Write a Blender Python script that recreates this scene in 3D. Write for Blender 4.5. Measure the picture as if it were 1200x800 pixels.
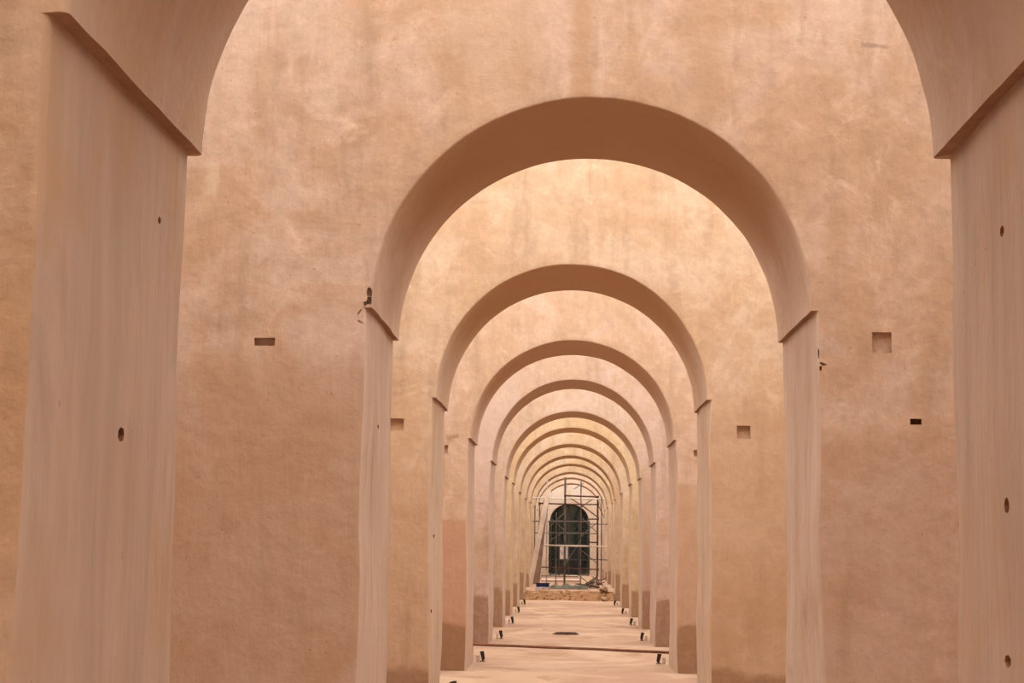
import bpy, bmesh, math, random
from mathutils import Vector, Matrix, noise

for o in list(bpy.data.objects):
    bpy.data.objects.remove(o, do_unlink=True)
scene = bpy.context.scene
C = scene.collection

# ------------------------------------------------------------------ camera
F = 2000.0                      # focal length in pixels of a 1200x800 frame
EYE = 1.63
VPX, VPY, ROLL = 668.5, 640.0, math.radians(0.7)
d_c = Vector(((VPX - 600) / F, -(VPY - 400) / F, -1.0))
sr, cr = math.sin(ROLL), math.cos(ROLL)
u_c = Vector((sr, cr, d_c.x * sr + d_c.y * cr)).normalized()
Yc = d_c.normalized()
Zc = u_c
Xc = Yc.cross(Zc).normalized()
ROT = Matrix((Xc, Yc, Zc))      # camera space -> world
cam_d = bpy.data.cameras.new('camera')
cam_d.sensor_width = 36.0
cam_d.lens = F * 36.0 / 1200.0
cam_d.clip_start = 0.05
cam_d.clip_end = 400
cam = bpy.data.objects.new('camera', cam_d)
C.objects.link(cam)
cam.matrix_world = Matrix.Translation((0, 0, EYE)) @ ROT.to_4x4()
scene.camera = cam


def ray(px, py):
    return ROT @ Vector(((px - 600) / F, -(py - 400) / F, -1.0))


def at(px, py, y):
    """point of the place that lies at depth y on the sight line of a pixel"""
    r = ray(px, py)
    return Vector((0, 0, EYE)) + r * (y / r.y)


def at_x(px, py, x):
    r = ray(px, py)
    return Vector((0, 0, EYE)) + r * (x / r.x)


# ------------------------------------------------------------------ sky, light, exposure
world = bpy.data.worlds.new('sky')
scene.world = world
world.use_nodes = True
bg = world.node_tree.nodes['Background']
bg.inputs['Color'].default_value = (1.0, 0.96, 0.90, 1)   # bright even cloud cover
bg.inputs['Strength'].default_value = 1.0
scene.view_settings.view_transform = 'Standard'
scene.view_settings.look = 'None'
scene.view_settings.gamma = 1.0
scene.view_settings.use_curve_mapping = False
scene.view_settings.exposure = 2.2

# ------------------------------------------------------------------ materials
def lin(c):
    def f(v):
        v /= 255.0
        return v / 12.92 if v <= 0.04045 else ((v + 0.055) / 1.055) ** 2.4
    return (f(c[0]), f(c[1]), f(c[2]), 1.0)


def plin(c, k=0.64, d=0.16):
    """reflectance of the limewash: bare plaster is duller than it looks between glowing walls"""
    l = lin(c)
    m = 0.35 * l[0] + 0.45 * l[1] + 0.2 * l[2]
    return tuple((x + (m - x) * d) * k for x in l[:3]) + (1.0,)


class NT:
    def __init__(self, name):
        self.m = bpy.data.materials.new(name)
        self.m.use_nodes = True
        self.t = self.m.node_tree
        self.b = self.t.nodes['Principled BSDF']
        self.b.inputs['Specular IOR Level'].default_value = 0.15
        self.b.inputs['Roughness'].default_value = 0.9

    def n(self, typ, **kw):
        nd = self.t.nodes.new(typ)
        for k, v in kw.items():
            setattr(nd, k, v)
        return nd

    def l(self, a, b):
        self.t.links.new(a, b)

    def coords(self, scale=(1, 1, 1), loc=(0, 0, 0)):
        tc = self.n('ShaderNodeTexCoord')
        mp = self.n('ShaderNodeMapping')
        mp.inputs['Scale'].default_value = scale
        mp.inputs['Location'].default_value = loc
        self.l(tc.outputs['Object'], mp.inputs['Vector'])
        return mp.outputs['Vector']

    def noise(self, vec, scale, detail=4, rough=0.6, dist=0.0):
        nd = self.n('ShaderNodeTexNoise')
        nd.inputs['Scale'].default_value = scale
        nd.inputs['Detail'].default_value = detail
        nd.inputs['Roughness'].default_value = rough
        nd.inputs['Distortion'].default_value = dist
        self.l(vec, nd.inputs['Vector'])
        return nd.outputs['Fac']

    def rng(self, v, a, b, c=0.0, d=1.0, smooth=True):
        nd = self.n('ShaderNodeMapRange')
        nd.interpolation_type = 'SMOOTHSTEP' if smooth else 'LINEAR'
        for i, x in zip(('From Min', 'From Max', 'To Min', 'To Max'), (a, b, c, d)):
            nd.inputs[i].default_value = x
        self.l(v, nd.inputs['Value'])
        return nd.outputs['Result']

    def math(self, op, a, b=None):
        nd = self.n('ShaderNodeMath', operation=op)
        for i, v in enumerate((a, b)):
            if v is None:
                continue
            if isinstance(v, (int, float)):
                nd.inputs[i].default_value = v
            else:
                self.l(v, nd.inputs[i])
        return nd.outputs[0]

    def mix(self, fac, a, b, blend='MIX'):
        nd = self.n('ShaderNodeMix', data_type='RGBA', blend_type=blend)
        if isinstance(fac, (int, float)):
            nd.inputs[0].default_value = fac
        else:
            self.l(fac, nd.inputs[0])
        for i, v in ((6, a), (7, b)):
            if isinstance(v, tuple):
                nd.inputs[i].default_value = v
            else:
                self.l(v, nd.inputs[i])
        return nd.outputs[2]

    def bump(self, h, strength, dist):
        nd = self.n('ShaderNodeBump')
        nd.inputs['Strength'].default_value = strength
        nd.inputs['Distance'].default_value = dist
        self.l(h, nd.inputs['Height'])
        self.l(nd.outputs['Normal'], self.b.inputs['Normal'])

    def color(self, c):
        self.l(c, self.b.inputs['Base Color'])


def plaster(name, pink, ochre, seed, band=0.55, band_col=(178, 128, 88), patches=(),
            streak=0.6, fleck=0.45):
    """hand-trowelled lime plaster with ochre stains; wall coordinates in metres"""
    k = NT(name)
    off = (seed * 7.3, seed * 3.1, seed * 5.7)
    v = k.coords(loc=off)
    vs = k.coords(scale=(1, 1, 0.16), loc=off)
    big = k.rng(k.noise(v, 1.1, 6, 0.66, 0.6), 0.40, 0.60)
    col = k.mix(big, plin(pink), plin(ochre))
    st = k.rng(k.noise(vs, 5.0, 5, 0.6, 0.3), 0.47, 0.78)
    dark = tuple(int(c * 0.86) for c in ochre)
    col = k.mix(k.math('MULTIPLY', st, streak), col, plin(dark))
    pale = tuple(min(255, int(c * 1.05 + 6)) for c in pink)
    pl = k.rng(k.noise(v, 2.4, 6, 0.7, 0.8), 0.54, 0.76)
    col = k.mix(k.math('MULTIPLY', pl, 0.75), col, plin(pale))
    fl = k.rng(k.noise(v, 9.0, 8, 0.72, 0.5), 0.30, 0.70, 0.84, 1.12, False)
    cb = k.n('ShaderNodeCombineColor')
    for i in range(3):
        k.l(fl, cb.inputs[i])
    col = k.mix(fleck * 1.8, col, k.mix(1.0, col, cb.outputs[0], 'MULTIPLY'))
    wob = k.noise(v, 3.0, 5, 0.65)
    fine = k.noise(v, 11.0, 4, 0.6)
    tc = k.n('ShaderNodeTexCoord')
    sp = k.n('ShaderNodeSeparateXYZ')
    k.l(tc.outputs['Object'], sp.inputs[0])
    X, Z = sp.outputs['X'], sp.outputs['Z']
    # stains, repairs and crown shade put into the soffit colour: (x0, x1, z0, z1, colour, strength, softness)
    for (x0, x1, z0, z1, pc, amt, soft) in patches:
        wz = k.math('ADD', Z, k.math('MULTIPLY', k.math('SUBTRACT', wob, 0.5), 0.5 * soft + 0.10))
        wx = k.math('ADD', X, k.math('MULTIPLY', k.math('SUBTRACT', fine, 0.5), 0.3 * soft + 0.06))
        mk = k.math('MULTIPLY', k.rng(wx, x0 - soft * .3, x0 + soft * .3 + .01), k.rng(wx, x1 - soft * .3, x1 + soft * .3 + .01, 1, 0))
        mk = k.math('MULTIPLY', mk, k.math('MULTIPLY', k.rng(wz, z0 - soft * .3, z0 + soft * .3 + .01), k.rng(wz, z1 - soft * .3, z1 + soft * .3 + .01, 1, 0)))
        col = k.mix(k.math('MULTIPLY', mk, amt), col, plin(pc))
    if band > 0:   # damp-stained render at the foot of the pier
        wz = k.math('ADD', Z, k.math('MULTIPLY', k.math('SUBTRACT', k.noise(v, 1.6, 5, 0.6), 0.5), 0.35))
        mk = k.math('MULTIPLY', k.rng(wz, band - .04, band + .04, 1, 0), k.rng(fine, 0.2, 0.6, 0.65, 1.0))
        col = k.mix(k.math('MULTIPLY', mk, 0.8), col, plin(band_col))
    pit = k.rng(k.noise(v, 26.0, 2, 0.5), 0.74, 0.78)
    col = k.mix(k.math('MULTIPLY', pit, 0.35), col, plin((120, 80, 55)))
    k.color(col)
    h = k.math('ADD', k.math('MULTIPLY', k.noise(v, 5.0, 6, 0.6), 1.0), k.math('MULTIPLY', k.noise(vs, 16.0, 4, 0.6), 0.35))
    k.bump(h, 0.32, 0.05)
    return k.m


def jamb_plaster(name, pink, ochre, seed):
    """greyer lime wash on the reveals, brushed up and down"""
    k = NT(name)
    off = (seed * 4.3, seed * 9.1, seed * 2.7)
    v = k.coords(loc=off)
    vs = k.coords(scale=(1, 1, 0.12), loc=off)
    a = k.rng(k.noise(vs, 5.0, 6, 0.65, 0.5), 0.34, 0.72)
    col = k.mix(a, plin(pink), plin(tuple(int(c * .93) for c in pink)))
    b = k.rng(k.noise(v, 1.3, 5, 0.6, 0.6), 0.48, 0.74)
    col = k.mix(k.math('MULTIPLY', b, 0.8), col, plin(ochre))
    gp = k.rng(k.noise(k.coords(scale=(1, 1, .4), loc=off), 2.2, 6, .7, .8), .54, .70)
    col = k.mix(k.math('MULTIPLY', gp, 0.45), col, plin((186, 150, 130)))
    g = k.rng(k.noise(vs, 22.0, 5, 0.6, 0.2), 0.54, 0.74)
    col = k.mix(k.math('MULTIPLY', g, 0.22), col, plin((176, 138, 114)))
    pit = k.rng(k.noise(v, 20.0, 2, 0.5), 0.75, 0.79)
    col = k.mix(k.math('MULTIPLY', pit, 0.4), col, plin((110, 76, 56)))
    k.color(col)
    h = k.math('ADD', k.noise(vs, 14.0, 5, 0.6), k.math('MULTIPLY', k.noise(v, 4.0, 4, 0.6), 0.8))
    k.bump(h, 0.35, 0.04)
    return k.m


def simple(name, rgb, rough=0.7, metal=0.0, var=0.25, scale=6.0, rgb2=None, bump=0.0):
    k = NT(name)
    v = k.coords()
    f = k.rng(k.noise(v, scale, 5, 0.65), 0.35, 0.68)
    c2 = rgb2 or tuple(int(c * (1 - var)) for c in rgb)
    k.color(k.mix(f, lin(rgb), lin(c2)))
    k.b.inputs['Roughness'].default_value = rough
    k.b.inputs['Metallic'].default_value = metal
    if bump:
        k.bump(k.noise(v, scale * 3, 5, 0.6), 0.5, bump)
    return k.m


# ------------------------------------------------------------------ helpers
def link(name, me, mats, parent=None, loc=(0, 0, 0)):
    o = bpy.data.objects.new(name, me)
    for m in mats:
        if not any(s == m for s in me.materials):
            me.materials.append(m)
    C.objects.link(o)
    o.location = loc
    if parent:
        o.parent = parent
    return o


def tag(o, label=None, cat=None, group=None, kind=None):
    if label:
        o['label'] = label
    if cat:
        o['category'] = cat
    if group:
        o['group'] = group
    if kind:
        o['kind'] = kind
    return o


def empty(name, loc, rz=0.0):
    e = bpy.data.objects.new(name, None)
    C.objects.link(e)
    e.location = loc
    e.rotation_euler = (0, 0, rz)
    e.empty_display_size = 0.1
    return e


def bm_obj(name, bm, mats, parent=None, loc=(0, 0, 0), smooth=None):
    me = bpy.data.meshes.new(name)
    bmesh.ops.recalc_face_normals(bm, faces=bm.faces)
    bm.to_mesh(me)
    bm.free()
    if smooth is not None:
        for p in me.polygons:
            p.use_smooth = True
        me.set_sharp_from_angle(angle=math.radians(smooth))
    return link(name, me, mats if isinstance(mats, (list, tuple)) else [mats], parent, loc)


def add_box(bm, c, size, rot=None, bevel=0.0):
    r = bmesh.ops.create_cube(bm, size=1.0)
    vs = r['verts']
    M = Matrix.Translation(c) @ (rot.to_4x4() if rot else Matrix()) @ Matrix.Diagonal((*size, 1))
    bmesh.ops.transform(bm, matrix=M, verts=vs)
    if bevel > 0:
        es = list({e for v in vs for e in v.link_edges})
        bmesh.ops.bevel(bm, geom=es, offset=bevel, segments=2, affect='EDGES', profile=0.5)


def add_tube(bm, a, b, r, seg=8, r2=None):
    a, b = Vector(a), Vector(b)
    d = b - a
    q = Vector((0, 0, 1)).rotation_difference(d.normalized())
    res = bmesh.ops.create_cone(bm, cap_ends=True, segments=seg, radius1=r, radius2=r if r2 is None else r2, depth=d.length)
    bmesh.ops.transform(bm, matrix=Matrix.Translation((a + b) / 2) @ q.to_matrix().to_4x4(), verts=res['verts'])


def add_path(bm, pts, r, seg=8):
    pts = [Vector(p) for p in pts]
    rings = []
    for i, p in enumerate(pts):
        t = (pts[min(i + 1, len(pts) - 1)] - pts[max(i - 1, 0)]).normalized()
        s = t.cross(Vector((0, 0, 1)))
        if s.length < 1e-3:
            s = Vector((1, 0, 0))
        s.normalize()
        n = s.cross(t)
        rings.append([bm.verts.new(p + (s * math.cos(2 * math.pi * j / seg) + n * math.sin(2 * math.pi * j / seg)) * r) for j in range(seg)])
    for a, b in zip(rings, rings[1:]):
        for j in range(seg):
            bm.faces.new((a[j], a[(j + 1) % seg], b[(j + 1) % seg], b[j]))
    bm.faces.new(rings[0])
    bm.faces.new(rings[-1][::-1])


# ------------------------------------------------------------------ the arcade
W = 1.40            # half width of an opening
S = 5.964           # one bay
T = 1.72            # wall thickness
T0 = 1.79           # of the foremost wall
PITCH = 2.52        # half of the distance between neighbouring aisles
HGT = 6.3           # top of the walls, open to the sky
HGT_NEAR = 7.3      # first walls raised out of view to shade the nearest bay
ZS = EYE + 1.05 * W
RISE = 0.935 * W
OV = 0.040 * W
RAISE = 0.24        # made-up ground beyond the soil bank


def y_far(n):
    return (n + 1.08) * S


def y_front(n):
    return y_far(n) - (T if n else T0)


# per wall: centre, half width, springing and rise read off the place (fitted below)
def fit(n, Lf, Rf, ap):
    """Lf, Rf: springing corners of the front jamb edges, ap: crown of the front arch"""
    y = y_front(n)
    a, b, c = at(*Lf, y), at(*Rf, y), at(*ap, y)
    zs = (a.z + b.z) / 2
    return dict(cx=(a.x + b.x) / 2, w=(b.x - a.x) / 2, zs=zs, rise=c.z - zs)


def fit_far(n, Lf, Rf):
    y = y_far(n)
    a, b = at(*Lf, y), at(*Rf, y)
    return dict(cx=(a.x + b.x) / 2, w=(b.x - a.x) / 2, zs=(a.z + b.z) / 2, rise=RISE)


SHAPE = {
    0: fit_far(0, (223, 177), (1107, 192)),
    1: fit(1, (429, 359), (958, 365), (695, 115)),
    2: fit(2, (507, 462), (832, 471), (673, 310)),
    3: fit(3, (549, 511), (793, 517), (672, 399)),
    4: fit(4, (575, 538), (768, 543), (672, 445)),
    5: fit(5, (591, 557), (752, 560), (671, 482)),
}
rnd = random.Random(4)
for n in (-2, -1, 6, 7, 8, 9, 10, 11, 12):
    SHAPE[n] = dict(cx=rnd.uniform(-.02, .02), w=W * rnd.uniform(.985, 1.015), zs=ZS + rnd.uniform(-.03, .03), rise=RISE)


def aisle_mesh(bm, cx, x0, x1, w, zs, rise, seed, fine=True, t=T, H=HGT, ov=OV, rj=.02, ra=.014, rb=None):
    """one arch of a wall: front face, rounded arrises, reveal and soffit, rear face; y 0..t"""
    nj, na, nf = (26, 72, 12) if fine else (6, 28, 3)
    pts, nor, bnd, kind = [], [], [], []
    ws = w - ov
    # left jamb up, arch over, right jamb down
    for i in range(nj + 1):
        z = zs * i / nj
        pts.append((cx - w, z)); nor.append((-1, 0)); bnd.append((x0, z)); kind.append(0)
    angs = [math.pi - math.pi * i / na for i in range(na + 1)]
    angs += [math.atan2(H - zs, x1 - cx), math.atan2(H - zs, x0 - cx)]
    angs = sorted(set(angs), reverse=True)
    for a in angs:
        c, s = math.cos(a), math.sin(a)
        pts.append((cx + ws * c, zs + rise * s))
        nn = Vector((c / ws, s / rise)).normalized()
        nor.append((nn.x, nn.y))
        k = 1e9
        if c > 1e-6:
            k = min(k, (x1 - cx) / c)
        if c < -1e-6:
            k = min(k, (x0 - cx) / c)
        if s > 1e-6:
            k = min(k, (H - zs) / s)
        bnd.append((cx + k * c, zs + k * s)); kind.append(1)
    for i in range(nj + 1):
        z = zs * (1 - i / nj)
        pts.append((cx + w, z)); nor.append((1, 0)); bnd.append((x1, z)); kind.append(0)
    nd = 10 if fine else 3
    cols = []
    for i in range(len(pts)):
        p, nn, b, kd = Vector(pts[i]), Vector(nor[i]), Vector(bnd[i]), kind[i]
        rc = rj if kd == 0 else ra
        rk = rb if (rb and kd == 0) else rc      # rear arris
        col = []
        e = p + nn * rc
        for j in range(nf):
            f = (1 - j / nf) ** 1.6
            q = e.lerp(b, f)
            col.append((q.x, 0.0, q.y, 0, f))
        for j in range(5):
            a = j / 4 * math.pi / 2
            q = p + nn * rc * (1 - math.sin(a))
            col.append((q.x, rc * (1 - math.cos(a)), q.y, 0 if j < 2 else 1, 0))
        for j in range(1, nd):
            col.append((p.x, rc + (t - rc - rk) * j / nd, p.y, 1, 0))
        for j in range(5):
            a = (1 - j / 4) * math.pi / 2
            q = p + nn * rk * (1 - math.sin(a))
            col.append((q.x, t - rk * (1 - math.cos(a)), q.y, 1 if j < 1 else 0, 0))
        for j in range(1, nf + 1):
            f = (j / nf) ** 1.6
            q = (p + nn * rk).lerp(b, f)
            col.append((q.x, t, q.y, 0, f))
        vs = []
        for (x, y, z, mt, f) in col:
            v = Vector((x, y, z))
            if fine:
                g = (1 - f) * 1.0
                n1 = noise.noise(Vector((x * .8, y * .8 + seed * 9.7, z * .55)))
                n2 = noise.noise(Vector((x * 2.6 + 5, y * 2.6 + seed * 3.7, z * 1.7)))
                n3 = noise.noise(Vector((seed * 5.1, y * 1.1 + 3, z * 1.5 + (9 if x < cx else 0))))
                n4 = noise.noise(Vector((seed * 2.1 + x * 5, y * 5, z * 6)))
                amp = (0.022 if kd == 0 else 0.008)
                v.x += g * (n3 * amp + n4 * .004) * (1 if kd == 0 else 1)
                v.y += g * (n1 * .012 + n2 * .006)
                if kd == 1:
                    v.z += g * (n2 * .006 + n4 * .003)
            vs.append((bm.verts.new(v), mt))
        cols.append(vs)
    for i in range(len(cols) - 1):
        ka, kb = kind[i], kind[i + 1]
        for j in range(len(cols[i]) - 1):
            a, b2, c, d = cols[i][j], cols[i + 1][j], cols[i + 1][j + 1], cols[i][j + 1]
            try:
                fc = bm.faces.new((a[0], b2[0], c[0], d[0]))
            except ValueError:
                continue
            m = 0
            if a[1] == 1 and d[1] == 1:
                m = 1 if (ka == 0 and kb == 0) else (2 if ka == kb else 4)   # 4: underside of the ledge, its shade put into a darker plaster
            elif a[1] == 1 or d[1] == 1:
                m = 1 if (ka == 0 and kb == 0) else 0
            fc.material_index = m
            fc.smooth = True


def recess(bm, poly, axis, plane, sign, depth, mat=None):
    """cut a convex outline into the wall skin and sink it: axis 'y' (outline in x,z) or 'x' (outline in y,z)"""
    tol = 0.14
    u = 0 if axis == 'y' else 1
    ax = 1 if axis == 'y' else 0
    us = [p[0] for p in poly]; zs = [p[1] for p in poly]
    cu, cz = sum(us) / len(us), sum(zs) / len(zs)
    nrm_sign = sign

    def near():
        r = []
        for f in bm.faces:
            c = f.calc_center_median()
            if abs(c[ax] - plane) > tol or abs(f.normal[ax]) < 0.6:
                continue
            fu = [v.co[u] for v in f.verts]; fz = [v.co.z for v in f.verts]
            if max(fu) < min(us) or min(fu) > max(us) or max(fz) < min(zs) or min(fz) > max(zs):
                continue
            r.append(f)
        return r
    n = len(poly)
    bm.normal_update()
    for i in range(n):
        a, b = poly[i], poly[(i + 1) % n]
        eu, ez = b[0] - a[0], b[1] - a[1]
        nu, nz = ez, -eu
        no = Vector((0, 0, 0)); co = Vector((0, 0, a[1]))
        no[u] = nu; no.z = nz; co[u] = a[0]; co[ax] = plane
        fs = near()
        geom = fs + list({e for f in fs for e in f.edges}) + list({v for f in fs for v in f.verts})
        bmesh.ops.bisect_plane(bm, geom=geom, dist=1e-5, plane_co=co, plane_no=no)
        bm.normal_update()
    area = sum(poly[i][0] * poly[(i + 1) % n][1] - poly[(i + 1) % n][0] * poly[i][1] for i in range(n))
    sg = 1 if area > 0 else -1
    inner = []
    for f in near():
        c = f.calc_center_median()
        if all(sg * ((poly[(i + 1) % n][0] - poly[i][0]) * (c.z - poly[i][1]) - (poly[(i + 1) % n][1] - poly[i][1]) * (c[u] - poly[i][0])) > -1e-6 for i in range(n)):
            inner.append(f)
    if not inner:
        return False
    ret = bmesh.ops.extrude_face_region(bm, geom=inner)
    bmesh.ops.delete(bm, geom=inner, context='FACES')
    vs = [g for g in ret['geom'] if isinstance(g, bmesh.types.BMVert)]
    mv = Vector((0, 0, 0)); mv[ax] = -sign * depth
    for v in vs:
        v.co += mv
    fs = {f for v in vs for f in v.link_faces}
    for f in fs:
        f.smooth = False
        if depth > .055:
            f.material_index = 3
    return True


# colours of each wall: pink wash, ochre wash
PINK = (236, 200, 172)
OCHRE = (226, 182, 140)
TINT = {
    -2: (PINK, OCHRE), -1: (PINK, OCHRE),
    0: ((220, 178, 142), (214, 164, 118)),
    1: ((234, 196, 170), (222, 176, 138)),
    2: ((240, 202, 166), (230, 184, 140)),
    3: ((240, 200, 172), (232, 188, 150)),
    4: ((238, 200, 178), (230, 190, 158)),
    5: ((238, 202, 178), (230, 192, 156)),
    6: ((241, 205, 160), (236, 194, 143)),
    7: ((238, 204, 170), (230, 190, 146)),
    8: ((236, 198, 160), (228, 186, 140)),
    9: ((238, 202, 164), (228, 188, 138)),
    10: ((236, 200, 160), (228, 188, 144)),
    11: ((238, 206, 176), (230, 194, 156)),
    12: ((238, 206, 176), (230, 194, 156)),
    13: ((238, 208, 182), (230, 196, 160)),
}
BAND = {0: .3, 1: .3, 2: .42, 3: .62, 4: .75, 5: .75, 6: .62, 7: .65, 8: .8, 9: .7, 10: .7, 11: .6, 12: .6, 13: .6}
PATCH = {
    1: [(1.82, 2.0, 4.815, 4.845, (160, 120, 98), .5, .02), (-2.37, -2.28, 3.84, 4.05, (240, 205, 170), .7, .05),
        (-.02, .10, 4.35, 6.7, (214, 166, 122), .8, .12),
        (-.9, -.2, 3.9, 5.6, (220, 176, 134), .45, .6),
        (.75, .95, 4.3, 6.7, (216, 170, 130), .6, .2),
        (1.1, 1.32, 1.2, 2.6, (190, 142, 100), .5, .25),
        (-2.6, -.9, -1, 2.75, (206, 158, 122), .55, .35),
        (.9, 2.6, -1, 2.3, (210, 164, 132), .45, .4)],  # the last two tint the lower face browner
    2: [(-2.6, -1.2, -1, 2.3, (216, 164, 120), .5, .5), (1.1, 2.6, -1, 2.9, (220, 168, 122), .5, .5),
        (-2.6, -1.0, -1, .28, (176, 122, 78), .8, .1), (1.0, 2.6, -1, .22, (176, 122, 78), .8, .1)],
    3: [(-2.6, -1.0, -1, 1.95, (224, 168, 130), .85, .06), (-2.6, -1.0, -1, .55, (196, 142, 104), .5, .5),
        (1.0, 2.6, -1, 2.45, (222, 172, 130), .6, .08)],
    4: [(-2.6, -.9, 2.5, 4.6, (242, 208, 186), .5, .4)],
    5: [(.9, 2.6, -1, 3.0, (216, 172, 140), .6, .1)],
}
LABELS = {
    -2: 'arched plaster wall behind the photographer, second one back',
    -1: 'arched plaster wall whose passage the photographer stands in',
    0: 'foremost arched plaster wall framing the view with tall ledged reveals',
    1: 'pink plaster wall with rectangular slot and square blind niche beside its arch',
    2: 'orange plaster wall with one square niche on each side of its arch',
    3: 'plaster wall with a reddish repair patch low on its pier',
    4: 'plaster wall with the thin floor pipe running along its foot',
    5: 'pinkish arched wall standing in front of the yellow ochre one',
    6: 'yellow ochre arched plaster wall',
    7: 'pale arched wall just behind the yellow ochre one',
    8: 'arched wall whose opening holds the low soil bank',
    9: 'arched wall right in front of the scaffold',
    10: 'arched wall right behind the scaffold',
    11: 'arched wall second behind the scaffold',
    12: 'last arched wall in front of the end wall with the doorway',
}


def circle(cu, cz, ru, rz, n=8, jit=0.12, seed=1):
    r = random.Random(seed)
    return [(cu + ru * math.cos(2 * math.pi * i / n) * (1 + r.uniform(-jit, jit) * .5), cz + rz * math.sin(2 * math.pi * i / n)) for i in range(n)]


def face_rect(n, px0, py0, px1, py1):
    y = y_front(n)
    a, b = at(px0, py0, y), at(px1, py1, y)
    return [(a.x, b.z), (b.x, b.z), (b.x, a.z), (a.x, a.z)]


RECESS = {k: [] for k in SHAPE}
RECESS[1] += [('y', face_rect(1, 298, 395.5, 322, 405), 0, -1, .052),
              ('y', face_rect(1, 1022, 389, 1045, 413.5), 0, -1, .032),
              ('y', face_rect(1, 1066.5, 490.5, 1080, 497.5), 0, -1, .07)]
RECESS[2] += [('y', face_rect(2, 455, 490, 473, 504), 0, -1, .055),
              ('y', face_rect(2, 863.5, 498.5, 879.5, 514), 0, -1, .05)]
RECESS[3] += [('y', face_rect(3, 515, 521, 525, 531), 0, -1, .05),
              ('y', face_rect(3, 813, 527, 819.5, 535), 0, -1, .05)]


def jamb_hole(n, px, py, ru, rz, side, depth=.12, seed=1):
    s = SHAPE[n]
    x = s['cx'] + side * s['w']
    p = at_x(px, py, x)
    RECESS[n].append(('x', circle(p.y - y_front(n), p.z, ru * .75, rz * .75, 7, .3, seed), x, -side, depth))


jamb_hole(0, 143, 509, .055, .034, -1, .12, 1)
jamb_hole(0, 187, 258, .025, .018, -1, .06, 2)
jamb_hole(0, 1175, 271, .045, .026, 1, .1, 3)
jamb_hole(0, 1182, 592, .05, .036, 1, .12, 4)
jamb_hole(0, 1178.5, 775, .05, .030, 1, .1, 5)
jamb_hole(1, 441, 500, .05, .022, -1, .07, 6)
jamb_hole(2, 509, 628, .10, .028, -1, .09, 7)
jamb_hole(2, 505, 716, .10, .026, -1, .09, 8)


def chip(n, poly, depth):
    y = y_front(n)
    RECESS[n].append(('y', [((p := at(px, py, y)).x, p.z) for px, py in poly], 0, -1, depth))


# broken plaster at the springing of the second arch
chip(1, [(429.5, 341), (431, 337), (434, 336.5), (436.2, 341), (435.6, 347), (430.4, 347)], .04)
chip(1, [(430.4, 347.5), (435.2, 347.5), (435.8, 356), (428.8, 356.5)], .05)
chip(1, [(425.5, 354), (429.8, 352.5), (429.8, 357), (427, 359)], .03)
chip(1, [(418.5, 367), (423, 361.5), (424.5, 362.5), (420, 369)], .012)
chip(1, [(418.5, 376), (421, 374.5), (426, 378.5), (424, 379.6)], .01)
chip(1, [(957, 409), (958.6, 407), (960.5, 411), (959.8, 420), (957.2, 418)], .03)
chip(1, [(960, 424.5), (963, 424), (970, 427.3), (964, 428.5), (963.4, 434), (960, 433)][:4], .03)
chip(1, [(960.2, 429), (963.4, 429), (963, 434.5), (960.4, 433.5)], .03)

hole_m = simple('earth_hole_shade', (160, 110, 78), .95, 0, .3, 12, None, .02)  # brown earth of the deep holes, their shade put into its colour
ledge_m = plaster('plaster_ledge_shade', (196, 146, 108), (184, 134, 96), 71, 0, streak=.2)  # darker plaster that carries the shade under the ledges
walls = {}
for n in sorted(SHAPE):
    s = SHAPE[n]
    pk, oc = TINT[n]
    fm = plaster('plaster_face', pk, oc, n + 3, BAND.get(n, .5), patches=PATCH.get(n, ()))
    jb = (220, 186, 168) if n <= 0 else (244, 212, 186)
    jp = tuple(int(a * .5 + b * .5) for a, b in zip(pk, jb))
    jm = jamb_plaster('plaster_reveal', jp, oc, n + 3)
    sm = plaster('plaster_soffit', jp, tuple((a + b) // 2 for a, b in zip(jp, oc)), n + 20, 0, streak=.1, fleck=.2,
                 patches=[(-9, 9, s['zs'] + .6, 9, (oc[0] - 4, oc[1] - 8, oc[2] - 12), .9, .9)])  # browner crown: shade under the arch put into the soffit colour
    bm = bmesh.new()
    aisle_mesh(bm, s['cx'], -PITCH, PITCH, s['w'], s['zs'], s['rise'], n + 3, True, t=T if n else T0, H=HGT if n > 0 else HGT_NEAR,
               ov={0: .036, 1: .028}.get(n, .024) * W, rj=.03 if n == 0 else .02, ra=.03 if n == 0 else .014, rb=.075 if n == 0 else .03)
    for (ax, poly, plane, sign, dep) in RECESS[n]:
        if not recess(bm, poly, ax, plane, sign, dep):
            print('recess missed', n, poly[0])
    for sd in (-1, 1):
        aisle_mesh(bm, sd * 2 * PITCH, sd * 2 * PITCH - PITCH, sd * 2 * PITCH + PITCH, W, ZS, RISE, n, False, t=T if n else T0, H=HGT if n > 0 else HGT_NEAR)
    # flat coping of the wall
    ht, tw_ = (HGT, T) if n > 0 else (HGT_NEAR, T if n else T0)
    f = bm.faces.new([bm.verts.new(v) for v in ((-3 * PITCH, 0, ht), (3 * PITCH, 0, ht), (3 * PITCH, tw_, ht), (-3 * PITCH, tw_, ht))])
    me = bpy.data.meshes.new('arched_wall')
    bm.to_mesh(me)
    bm.free()
    me.set_sharp_from_angle(angle=math.radians(38))
    o = link('wall_arched', me, [], None, (0, y_front(n), 0))
    for m in (fm, jm, sm, hole_m, ledge_m):
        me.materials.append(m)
    tag(o, LABELS[n], 'wall', 'arched walls of the roofless arcade', 'structure')
    walls[n] = o

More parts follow.
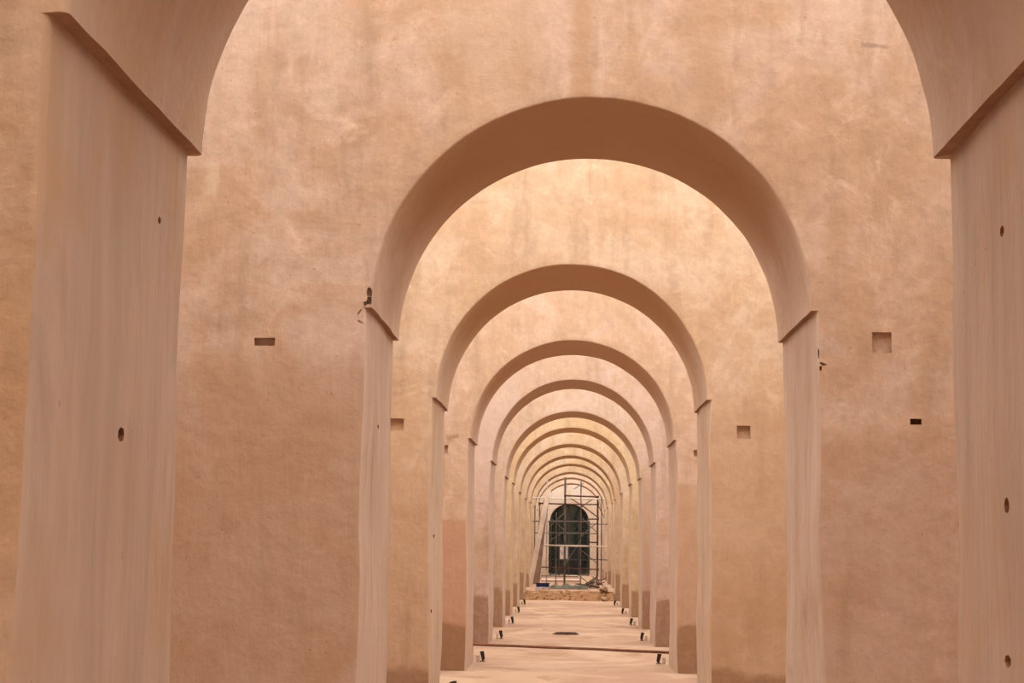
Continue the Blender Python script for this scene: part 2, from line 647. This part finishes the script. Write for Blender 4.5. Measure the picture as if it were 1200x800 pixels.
# ------------------------------------------------------------------ floor
k = NT('earth_floor')
v = k.coords()
vw = k.coords(scale=(.55, .42, 1))
col = k.mix(k.rng(k.noise(vw, .9, 5, .6, .6), .40, .60), plin((222, 178, 142)), plin((208, 160, 130)))
col = k.mix(k.math('MULTIPLY', k.rng(k.noise(vw, 1.9, 6, .65, .9), .52, .64), .75), col, plin((186, 140, 98)))
col = k.mix(k.math('MULTIPLY', k.rng(k.noise(vw, .7, 5, .6, 1.2), .52, .62), .7), col, plin((232, 194, 158)))
col = k.mix(k.math('MULTIPLY', k.rng(k.noise(v, 9, 6, .7), .52, .72), .4), col, plin((190, 146, 112)))
k.color(col)
k.bump(k.math('ADD', k.noise(v, 2.2, 5, .6), k.math('MULTIPLY', k.noise(v, 14, 4, .6), .35)), .6, .07)
floor_m = k.m
YB = y_front(8)
bm = bmesh.new()
ys = [-14 + i * 0.8 for i in range(int((YB + 14) / .8))] + [YB, YB + .25, YB + .6] + [YB + 1.2 + i * 1.2 for i in range(40)]
xs = [-7.6 + i * .475 for i in range(33)]
grid = []
for y in ys:
    row = []
    for x in xs:
        z = 0.0
        if y > YB:
            z = RAISE * min(1, (y - YB) / .25)
        if abs(x) < 7 and -13 < y:
            z += .014 * noise.noise(Vector((x * .6, y * .45, 1))) + .006 * noise.noise(Vector((x * 1.7, y * 1.1, 4)))
        row.append(bm.verts.new((x, y, z)))
    grid.append(row)
for a, b in zip(grid, grid[1:]):
    for j in range(len(xs) - 1):
        bm.faces.new((a[j], a[j + 1], b[j + 1], b[j])).smooth = True
o = bm_obj('floor', bm, floor_m)
tag(o, 'pale beige beaten earth floor running under all the arches', 'floor', None, 'structure')

# outer walls of the building, beyond the side aisles
side_m = plaster('plaster_outer', PINK, OCHRE, 40, .5)
for sd, nm in ((-1, 'left'), (1, 'right')):
    bm = bmesh.new()
    add_box(bm, (sd * (3 * PITCH + .2), (y_front(13) - 12.6) / 2, HGT / 2), (.4, y_front(13) + 12.6, HGT))
    o = bm_obj('wall_' + nm, bm, side_m)
    tag(o, 'plain outer plaster wall along the ' + nm + ' aisle', 'wall', None, 'structure')

# ------------------------------------------------------------------ end wall with its doorway
YE = y_front(13)
DW, DZS, DR = .93, 2.85, .80          # door half width, springing, rise
dcx = at(667, 640, YE).x
bm = bmesh.new()
aisle_mesh(bm, dcx, -3 * PITCH, 3 * PITCH, DW + OV, DZS, DR, 33, False, t=.7)
me = bpy.data.meshes.new('end_wall')
bm.to_mesh(me)
bm.free()
me.set_sharp_from_angle(angle=math.radians(38))
o = link('wall_end', me, [], None, (0, YE, 0))
fm = plaster('plaster_end', (240, 214, 194), (236, 204, 176), 51, 0)
for m in (fm, jamb_plaster('plaster_end_reveal', (236, 208, 184), OCHRE, 52), fm, fm, fm):
    me.materials.append(m)
tag(o, 'pale end wall pierced by the dark arched doorway', 'wall', None, 'structure')

dark_metal = simple('dark_metal', (72, 74, 74), .5, .3)
door_dark = simple('door_board', (44, 44, 46), .6, 0, .35)
pale_paint = simple('pale_paint', (196, 186, 178), .6)
k = NT('dusty_glass')
k.b.inputs['Base Color'].default_value = lin((38, 43, 44))
k.b.inputs['Roughness'].default_value = .25
k.b.inputs['Alpha'].default_value = .62
glass_m = k.m
# door: an Empty with frame, leaf bars, panes
door = tag(empty('door_1', (dcx, YE + .42, RAISE)), 'dark arched glazed door in the end wall', 'door', None, 'structure')
bm = bmesh.new()
H0 = DZS - RAISE
out = [(-DW, 0), (-DW, H0)] + [(DW * math.cos(a), H0 + DR * math.sin(a)) for a in [math.pi * (1 - i / 20) for i in range(1, 20)]] + [(DW, H0), (DW, 0)]
inn = [(x * .93, z if z <= H0 else H0 + (z - H0) * .92) for x, z in out]
ra = [[bm.verts.new((x, y, z)) for x, z in pr] for pr, y in ((out, 0), (inn, 0), (inn, .08), (out, .08))]
for q in range(4):
    A, B = ra[q], ra[(q + 1) % 4]
    for i in range(len(A) - 1):
        bm.faces.new((A[i], A[i + 1], B[i + 1], B[i]))
bm_obj('door_frame', bm, dark_metal, door)
for x in (-.48, -.02, .46):
    bm = bmesh.new()
    h = H0 + DR * math.sqrt(1 - (x / DW) ** 2) - .04
    add_box(bm, (x, .04, h / 2), (.07, .06, h), bevel=.006)
    bm_obj('mullion', bm, dark_metal, door)
for z in (.75, 1.45, 2.05, 2.6):
    bm = bmesh.new()
    add_box(bm, (0, .04, z), (1.74, .05, .06), bevel=.006)
    bm_obj('transom', bm, dark_metal, door)
xsn = [-.87, -.48, -.02, .46, .87]
zsn = [.03, .75, 1.45, 2.05, 2.6]
for i in range(4):
    for j in range(4):
        if (i, j) in ((1, 1),):
            continue
        bm = bmesh.new()
        m = door_dark if i == 2 and j < 2 else glass_m
        add_box(bm, ((xsn[i] + xsn[i + 1]) / 2, .045, (zsn[j] + zsn[j + 1]) / 2), (xsn[i + 1] - xsn[i] - .05, .012, zsn[j + 1] - zsn[j] - .04))
        bm_obj('pane', bm, m, door)
for i in range(4):          # arched top lights
    xa, xb = xsn[i] + .02, xsn[i + 1] - .02
    prof = [(xa, 2.62)] + [(x, 2.6 + max(.03, .93 * DR * math.sqrt(max(0, 1 - (x / (.95 * DW)) ** 2)))) for x in [xa + (xb - xa) * q / 8 for q in range(9)]] + [(xb, 2.62)]
    bm = bmesh.new()
    f0 = [bm.verts.new((x, .04, z)) for x, z in prof]
    f1 = [bm.verts.new((x, .052, z)) for x, z in prof]
    bm.faces.new(f0)
    bm.faces.new(f1[::-1])
    for q in range(len(prof)):
        w_ = (q + 1) % len(prof)
        bm.faces.new((f0[q], f0[w_], f1[w_], f1[q]))
    bm_obj('pane', bm, glass_m, door)
bm = bmesh.new()
add_box(bm, ((xsn[1] + xsn[2]) / 2, .03, 1.1), (.40, .02, .66))
tag(bm_obj('pane', bm, pale_paint, door), 'pale painted panel among the dark panes')

# trees beyond the door
leaf_m = simple('dark_leaves', (56, 74, 48), .7, 0, .5, 2.0, (34, 46, 34))
bark_m = simple('bark', (70, 56, 44), .9)
for q, (tx, ty, sc, lab) in enumerate(((-1.15, 2.6, 1.0, 'dark leafy tree behind the left half of the arched door'), (1.2, 3.2, 1.0, 'dark leafy tree behind the right half of the arched door'))):
    r = random.Random(20 + q)
    tr = tag(empty('tree', (dcx + tx, YE + ty, RAISE - .02)), lab, 'tree', 'trees outside the end doorway')
    bm = bmesh.new()
    add_tube(bm, (0, 0, 0), (.1, .05, 2.2 * sc), .10, 8, .05)
    for j in range(6):
        a = r.uniform(0, 6.28)
        add_tube(bm, (.05, 0, .7 + .22 * j), (.05 + .8 * math.cos(a), .8 * math.sin(a), 1.3 + .35 * j), .035, 6, .012)
    bm_obj('trunk', bm, bark_m, tr)
    vs, fs = [], []
    for j in range(5200):
        while True:
            p = Vector((r.uniform(-1, 1), r.uniform(-1, 1), r.uniform(-1, 1)))
            if p.length < 1:
                break
        p = p.normalized() * p.length ** .45
        c = Vector((p.x * .98, p.y * .9, 2.1 + p.z * 2.05)) * sc
        c += Vector((noise.noise(c * 2), noise.noise(c * 2 + Vector((7, 0, 0))), 0)) * .15
        a = Vector((r.uniform(-1, 1), r.uniform(-1, 1), r.uniform(-.6, .6))).normalized()
        b = a.cross(Vector((r.uniform(-1, 1), r.uniform(-1, 1), 1))).normalized()
        L, Wd = r.uniform(.07, .13), r.uniform(.03, .05)
        i0 = len(vs)
        vs += [c - a * L, c + b * Wd, c + a * L, c - b * Wd]
        fs.append((i0, i0 + 1, i0 + 2, i0 + 3))
    me = bpy.data.meshes.new('foliage')
    me.from_pydata(vs, [], fs)
    fo = link('foliage', me, [leaf_m], tr)
    fo['kind'] = 'stuff'
bm = bmesh.new()
add_box(bm, (0, YE + .7 + 6, -.0 + RAISE - .05), (3 * PITCH * 2, 12, .1))
tag(bm_obj('ground_outside', bm, simple('outside_soil', (120, 100, 76), .95)), 'bare soil ground outside the end doorway', 'ground', None, 'structure')
bm = bmesh.new()
add_box(bm, (0, YE + 7.2, 2.6), (3 * PITCH * 2, .4, 5.2))
tag(bm_obj('wall_outside', bm, plaster('plaster_garden', (120, 110, 88), (96, 88, 66), 61, 0)), 'garden wall behind the trees outside the doorway', 'wall', None, 'structure')

# ------------------------------------------------------------------ soil bank in the ninth arch
soil_m = simple('soil', (156, 116, 82), .95, 0, .3, 7, (130, 92, 62), .06)
stone_m = simple('rubble_stone', (184, 148, 118), .9, 0, .3, 6, None, .03)
s8 = SHAPE[8]
bm = bmesh.new()
NX, NY = 60, 18
gr = []
for j in range(NY + 1):
    f = j / NY
    y = YB - .3 + 1.5 * f
    row = []
    for i in range(NX + 1):
        g = i / NX
        x = s8['cx'] - s8['w'] + .05 + (2 * s8['w'] - .1) * g
        rise_ = min(1, max(0, f / .38))
        z = (RAISE + .05) * (rise_ ** .8) - .03
        if f > .6:
            z = RAISE + .02 - .06 * (f - .6) / .4
        z += (.055 * noise.noise(Vector((x * 5, y * 5, 2))) + .02 * noise.noise(Vector((x * 13, y * 13, 5)))) * min(1, f * 6) * (1 if f < .95 else 0)
        row.append(bm.verts.new((x, y, max(z, -.02 if f < .1 else z))))
    gr.append(row)
for a, b in zip(gr, gr[1:]):
    for j in range(NX):
        bm.faces.new((a[j], a[j + 1], b[j + 1], b[j]))
rr = random.Random(8)
for q in range(34):          # clods that make up its crumbly slope
    x = s8['cx'] + rr.uniform(-1.25, 1.2)
    y = YB - .24 + rr.random() * .5
    f = (y - YB + .3) / 1.5
    z = (RAISE + .05) * (min(1, f / .38) ** .8) - .02
    r_ = rr.uniform(.025, .05)
    res = bmesh.ops.create_icosphere(bm, subdivisions=1, radius=r_)
    for v in res['verts']:
        v.co += v.co.normalized() * r_ * .5 * noise.noise(v.co / r_ + Vector((q * 3.3, 0, 0)))
        v.co.z *= .7
        v.co += Vector((x, y, z))
o = bm_obj('soil_bank', bm, soil_m)
tag(o, 'low crumbly bank of orange soil across the arched passage', 'soil bank', None, 'stuff')


def rock(seed, r, flat=.7):
    bm = bmesh.new()
    bmesh.ops.create_icosphere(bm, subdivisions=2, radius=r)
    for v in bm.verts:
        v.co += v.co.normalized() * r * .45 * noise.noise(v.co / r * 1.1 + Vector((seed * 3.3, 0, 0)))
        v.co.z *= flat
    return bm


ROCKS = [(707.5, 693.5, YB + .25, .14, 'larger pale rubble stone lying on top of the soil bank'),
         (708.5, 700.5, YB - .42, .11, 'pale rubble stone at the foot of the soil bank')]
for q, (px, py, y, r_, lab) in enumerate(ROCKS):
    p = at(px, py, y)
    zb = RAISE + .12 if q == 0 else .07
    o = bm_obj('rubble_stone', rock(q + 1, r_), stone_m, None, (p.x, y, zb), 50)
    o.rotation_euler = (0, 0, q * 1.3)
    tag(o, lab, 'stone', 'rubble stones by the soil bank')

# ------------------------------------------------------------------ scaffold
YS = y_far(9) + 2.3
steel = simple('scaffold_steel', (122, 112, 106), .55, .4, .35, 5)
rust = simple('rusty_steel', (104, 74, 60), .7, .3, .35, 5)
galv = simple('galvanised_steel', (206, 192, 178), .5, .2, .2, 5)


def sp(px, py, dy=0.0):
    p = at(px, py, YS + dy)
    return Vector((p.x, YS + dy, max(p.z, RAISE + .02)))


sroot = empty('scaffold', (sp(667, 680).x, YS, RAISE))
tag(sroot, 'steel tube scaffold filling the arch before the end wall', 'scaffold')
SB = sroot.location.copy()


def stube(nm, a, b, r, m):
    bm = bmesh.new()
    add_tube(bm, a - SB, b - SB, r, 8)
    return bm_obj(nm, bm, m, sroot, smooth=40)


def ground(p):
    return Vector((p.x, p.y, RAISE + .02))


for px, top, r, m, dy in ((632.5, 588, .024, steel, 0), (641.5, 560, .026, galv, .05), (662.5, 559, .036, steel, 0), (681, 563, .022, steel, .9),
                          (700.5, 585, .034, rust, 0), (705, 582, .022, steel, .9), (652, 600, .02, steel, .9), (627, 592, .02, steel, .9)):
    a = sp(px, top, dy)
    t_ = stube('standard', a, ground(a), r, m)
    bm = bmesh.new()
    add_box(bm, (a.x - SB.x, a.y - SB.y, .012), (.15, .15, .02))
    bm_obj('base_plate', bm, rust, t_)
for x0, y0, x1, y1, r, m, dy in ((662, 580.5, 701, 582, .028, rust, -.05), (616, 583, 709, 585, .026, galv, .95), (632, 589.5, 662, 590.5, .026, rust, -.05),
                                 (662, 590.5, 701, 591, .024, rust, -.05), (688, 608, 701, 608, .024, rust, -.05), (624, 610.5, 690, 611, .022, steel, .95),
                                 (690, 614, 712, 614, .018, steel, .95), (626, 624, 700, 625, .018, steel, .95), (631, 638.5, 712, 640.5, .030, galv, -.05),
                                 (690, 635, 701, 635.5, .026, rust, .95), (632, 664, 700, 667, .022, rust, -.05), (634, 674.5, 678, 675.5, .018, rust, -.05),
                                 (690, 655, 712, 656, .018, steel, .95)):
    stube('ledger', sp(x0, y0, dy), sp(x1, y1, dy), r, m)
for x0, y0, x1, y1, r, m, dy in ((669, 584, 682, 592, .018, rust, .4), (682, 592, 702, 607, .022, rust, .4), (681, 594, 694, 585, .018, rust, .5),
                                 (672, 573, 684, 566, .016, steel, .4), (645, 616, 662, 600, .016, steel, .4), (645, 606, 662, 622, .016, steel, .5),
                                 (681, 606, 700, 624, .014, steel, .5), (681, 628, 700, 612, .014, steel, .4), (682, 645, 700, 660, .014, steel, .5),
                                 (700, 590, 708, 606, .016, rust, .5), (646, 632, 662, 622, .014, steel, .4), (663, 660, 681, 632, .014, steel, .5)):
    stube('diagonal_brace', sp(x0, y0, dy), sp(x1, y1, dy), r, m)
for px, py in ((662.5, 580.5), (662.5, 590.5), (700.5, 582), (700.5, 591), (700.5, 608), (662.5, 639.5), (700.5, 640.5), (632.5, 590), (632.5, 638.5), (632.5, 664), (662.5, 665), (700.5, 667)):
    p = sp(px, py, -.03) - SB
    bm = bmesh.new()
    add_box(bm, p, (.085, .075, .085), bevel=.012)
    bm_obj('coupler', bm, rust, sroot)

# boards leaning against the left of the scaffold
board_m = simple('whitened_board', (214, 194, 178), .8, 0, .12, 3)
brown_board = simple('brown_board', (150, 122, 104), .85, 0, .25, 3)
YL = YS - .45


def leaning(nm, a, b, width, th, m, lab, cat, tw=0.0):
    """long flat board from foot a to head b"""
    d = b - a
    bm = bmesh.new()
    zax = d.normalized()
    xax = Vector((math.cos(tw), math.sin(tw), 0))
    yax = zax.cross(xax).normalized()
    xax = yax.cross(zax)
    R = Matrix((xax, yax, zax)).transposed()
    add_box(bm, d / 2, (width, th, d.length), R, .006)
    o = bm_obj(nm, bm, m, None, a)
    return tag(o, lab, cat)


def lp(px, y, z):
    r = at(px, 640, y)
    return Vector((r.x, y, z))


a = at(621.5, 640, YS - .9); b = at(643.0, 574, YS - .12)
leaning('leaning_plank', Vector((a.x, YS - .9, RAISE + .03)), b, .17, .04, board_m, 'long pale plank leaning on the scaffold', 'plank')
a = at(628.5, 640, YS - .75); b = at(636, 606, YS - .09)
leaning('leaning_board', Vector((a.x, YS - .75, RAISE + .03)), b, .26, .03, brown_board, 'brown board leaning on the scaffold behind the long pale plank', 'board')

# ------------------------------------------------------------------ debris at the scaffold foot
blue = simple('blue_plastic', (52, 60, 104), .5)
grey = simple('grey_tarp', (104, 98, 82), .8, 0, .3, 4)
pale = simple('pale_slab', (212, 190, 176), .8, 0, .08, 3)
YD = y_far(8) + 2.3


def on_ground(px, y):
    return Vector((at(px, 640, y).x, y, RAISE))


# crumpled tarp strip
bm = bmesh.new()
p0 = on_ground(644, YD); p1 = on_ground(690, YD)
nx, ny = 44, 8
g2 = []
for j in range(ny + 1):
    row = []
    for i in range(nx + 1):
        x = p0.x + (p1.x - p0.x) * i / nx
        y = YD - .3 + .6 * j / ny
        edge = math.sin(math.pi * j / ny) * math.sin(math.pi * min(1, max(0, i / nx))) ** .3
        z = RAISE + .015 + max(0, edge) * (.13 + .10 * noise.noise(Vector((x * 5, y * 4, 3))))
        row.append(bm.verts.new((x - SB.x, y - YD, z - RAISE)))
    g2.append(row)
for a, b in zip(g2, g2[1:]):
    for i in range(nx):
        bm.faces.new((a[i], a[i + 1], b[i + 1], b[i])).smooth = True
tag(bm_obj('tarpaulin', bm, grey, None, (SB.x, YD, RAISE)), 'crumpled grey tarpaulin strip on the ground before the scaffold', 'tarpaulin')
# blue crate
cr = tag(empty('crate', on_ground(636.5, YD + .2)), 'dark blue plastic crate beside the grey tarpaulin', 'crate')
bm = bmesh.new()
add_box(bm, (0, 0, .01), (.42, .3, .02))
for sx in (-1, 1):
    add_box(bm, (sx * .2, 0, .09), (.02, .3, .16))
    add_box(bm, (0, sx * .14, .09), (.42, .02, .16))
bm_obj('body', bm, blue, cr)
bm = bmesh.new()
for sx in (-1, 1):
    add_box(bm, (sx * .21, 0, .175), (.04, .34, .02))
    add_box(bm, (0, sx * .155, .175), (.46, .03, .02))
bm_obj('rim', bm, blue, cr)
# pale folded sheet before the crate
bm = bmesh.new()
add_box(bm, (0, 0, .02), (.5, .3, .04), bevel=.015)
add_box(bm, (.03, .01, .055), (.42, .25, .03), bevel=.012)
tag(bm_obj('folded_sheet', bm, simple('lilac_cloth', (206, 186, 186), .9), None, on_ground(636, YD - .6)), 'pale folded sheet lying in front of the blue crate', 'sheet')
# pale slabs beyond the scaffold
for q, (px, dy, wd, th, lab) in enumerate(((657, 5.5, 1.5, .10, 'wide pale slab flat on the ground behind the scaffold'),
                                           (655, 9.5, 1.7, .16, 'thicker pale slab on the ground nearer the end door'))):
    bm = bmesh.new()
    add_box(bm, (0, 0, th / 2 + .005), (wd, 1.6, th), bevel=.02)
    tag(bm_obj('pale_slab', bm, pale, None, on_ground(px, YS + dy)), lab, 'slab')
# heap of scaffold tubes and timber at the right
hr = random.Random(12)
HX = on_ground(695, YD + .55)
mats = [steel, rust, brown_board, grey, galv]
col_name = ['dull steel', 'rusty brown', 'light brown', 'dark grey', 'pale silvery']
for q in range(20):
    L = hr.uniform(.45, 1.0)
    a = hr.uniform(-.7, .7) + (math.pi if q % 2 else 0)
    el = hr.uniform(.08, .8)
    foot = HX + Vector((-math.cos(a) * L * .42 + hr.uniform(-.22, .22), -.1 + .055 * q, .02))
    tip = foot + Vector((math.cos(a) * math.cos(el), math.sin(a) * .05, math.sin(el))) * L
    bm = bmesh.new()
    if q % 3 == 0:
        d = tip - foot
        R = Vector((0, 0, 1)).rotation_difference(d.normalized()).to_matrix()
        add_box(bm, d / 2, (.06, .02, d.length), R)
        o = bm_obj('loose_plank', bm, mats[q % 5], None, foot)
        tag(o, 'short ' + col_name[q % 5] + ' plank in the heap before the scaffold', 'plank', 'loose planks in the heap')
    else:
        add_tube(bm, (0, 0, 0), tip - foot, .016, 8)
        o = bm_obj('loose_tube', bm, mats[q % 5], None, foot, 40)
        tag(o, 'loose ' + col_name[q % 5] + ' tube in the heap before the scaffold', 'tube', 'loose tubes in the heap')

# ------------------------------------------------------------------ things on the floor
# thin pipe across the passage
pipe_m = simple('brown_pipe', (128, 84, 62), .7, 0, .25, 4)
L0, R0 = Vector((-2.3, y_front(4) - .12, .022)), Vector((2.3, y_front(4) - 2.1, .022))
pts = []
for i in range(41):
    f = i / 40
    p = L0.lerp(R0, f)
    p.y = L0.y + (R0.y - L0.y) * (f ** 1.15) + .05 * noise.noise(Vector((f * 6, 1, 1)))
    pts.append(p)
bm = bmesh.new()
add_path(bm, pts, .022, 8)
tag(bm_obj('floor_pipe', bm, pipe_m, None, (0, 0, 0), 40), 'thin brown pipe lying across the earth floor from pier to pier', 'pipe')

# round drain cover
cov = tag(empty('drain_cover', (at(663, 741, 32.3).x, 32.3, .004)), 'dark round drain cover set in the earth floor', 'drain cover')
iron = simple('cast_iron', (120, 92, 70), .7, .2, .3, 8)
bm = bmesh.new()
bmesh.ops.create_cone(bm, cap_ends=True, segments=32, radius1=.25, radius2=.24, depth=.02)
bm_obj('rim', bm, iron, cov, (0, 0, .005))
bm = bmesh.new()
bmesh.ops.create_cone(bm, cap_ends=True, segments=32, radius1=.215, radius2=.21, depth=.02)
for i in range(-3, 4):
    add_box(bm, (0, i * .055, .012), (2 * math.sqrt(.2 ** 2 - (i * .055) ** 2), .022, .012))
bm_obj('lid', bm, simple('dark_iron', (84, 62, 50), .7, .2, .3, 8), cov, (0, 0, .012))

# small floor spotlights at the rear corner of each pier
black = simple('spot_black', (66, 50, 42), .5, .2)
lens_m = simple('spot_lens', (222, 204, 180), .3)


def spotlight(x, y, face, lab):
    r = empty('floor_spotlight', (x, y, .008))
    sc = .8 if y < 20 else .62
    r.scale = (sc, sc, sc)
    tag(r, lab, 'spotlight', 'floor spotlights at the pier corners')
    bm = bmesh.new()
    add_box(bm, (0, 0, .008), (.12, .12, .016), bevel=.004)
    bm_obj('base_plate', bm, black, r)
    bm = bmesh.new()
    add_box(bm, (0, -.055, .075), (.03, .008, .13))
    add_box(bm, (0, .055, .075), (.03, .008, .13))
    add_box(bm, (0, 0, .018), (.03, .118, .008))
    bm_obj('bracket', bm, black, r)
    R = Matrix.Rotation(math.radians(12) * face, 3, 'Y')
    bm = bmesh.new()
    d = R @ Vector((0, 0, 1))
    c = Vector((0, 0, .13))
    add_tube(bm, c - d * .07, c + d * .10, .040, 14, .048)
    add_tube(bm, c - d * .10, c - d * .07, .022, 10, .040)
    hd = bm_obj('lamp_head', bm, black, r, smooth=40)
    bm = bmesh.new()
    add_tube(bm, c + d * .10, c + d * .106, .040, 14)
    bm_obj('lens', bm, lens_m, hd, smooth=40)
    bm = bmesh.new()
    add_box(bm, (face * .115, .02, .07), (.07, .09, .14), bevel=.008)
    tag(bm_obj('junction_box', bm, lens_m, r), 'pale junction box')
    return r


ORD = {2: 'twin-niched wall', 3: 'reddish-patched wall', 4: 'wall by the pipe',
       5: 'wall before the ochre one', 6: 'ochre wall', 7: 'wall behind the ochre one'}
for n in range(2, 8):
    s = SHAPE[n]
    for sd in (-1, 1):
        if n == 2 and sd == 1:
            continue
        spotlight(s['cx'] + sd * (s['w'] - .14), y_far(n) - .02 + .08, sd, 'black floor spotlight by the ' + ('left' if sd < 0 else 'right') + ' pier of the ' + ORD[n])
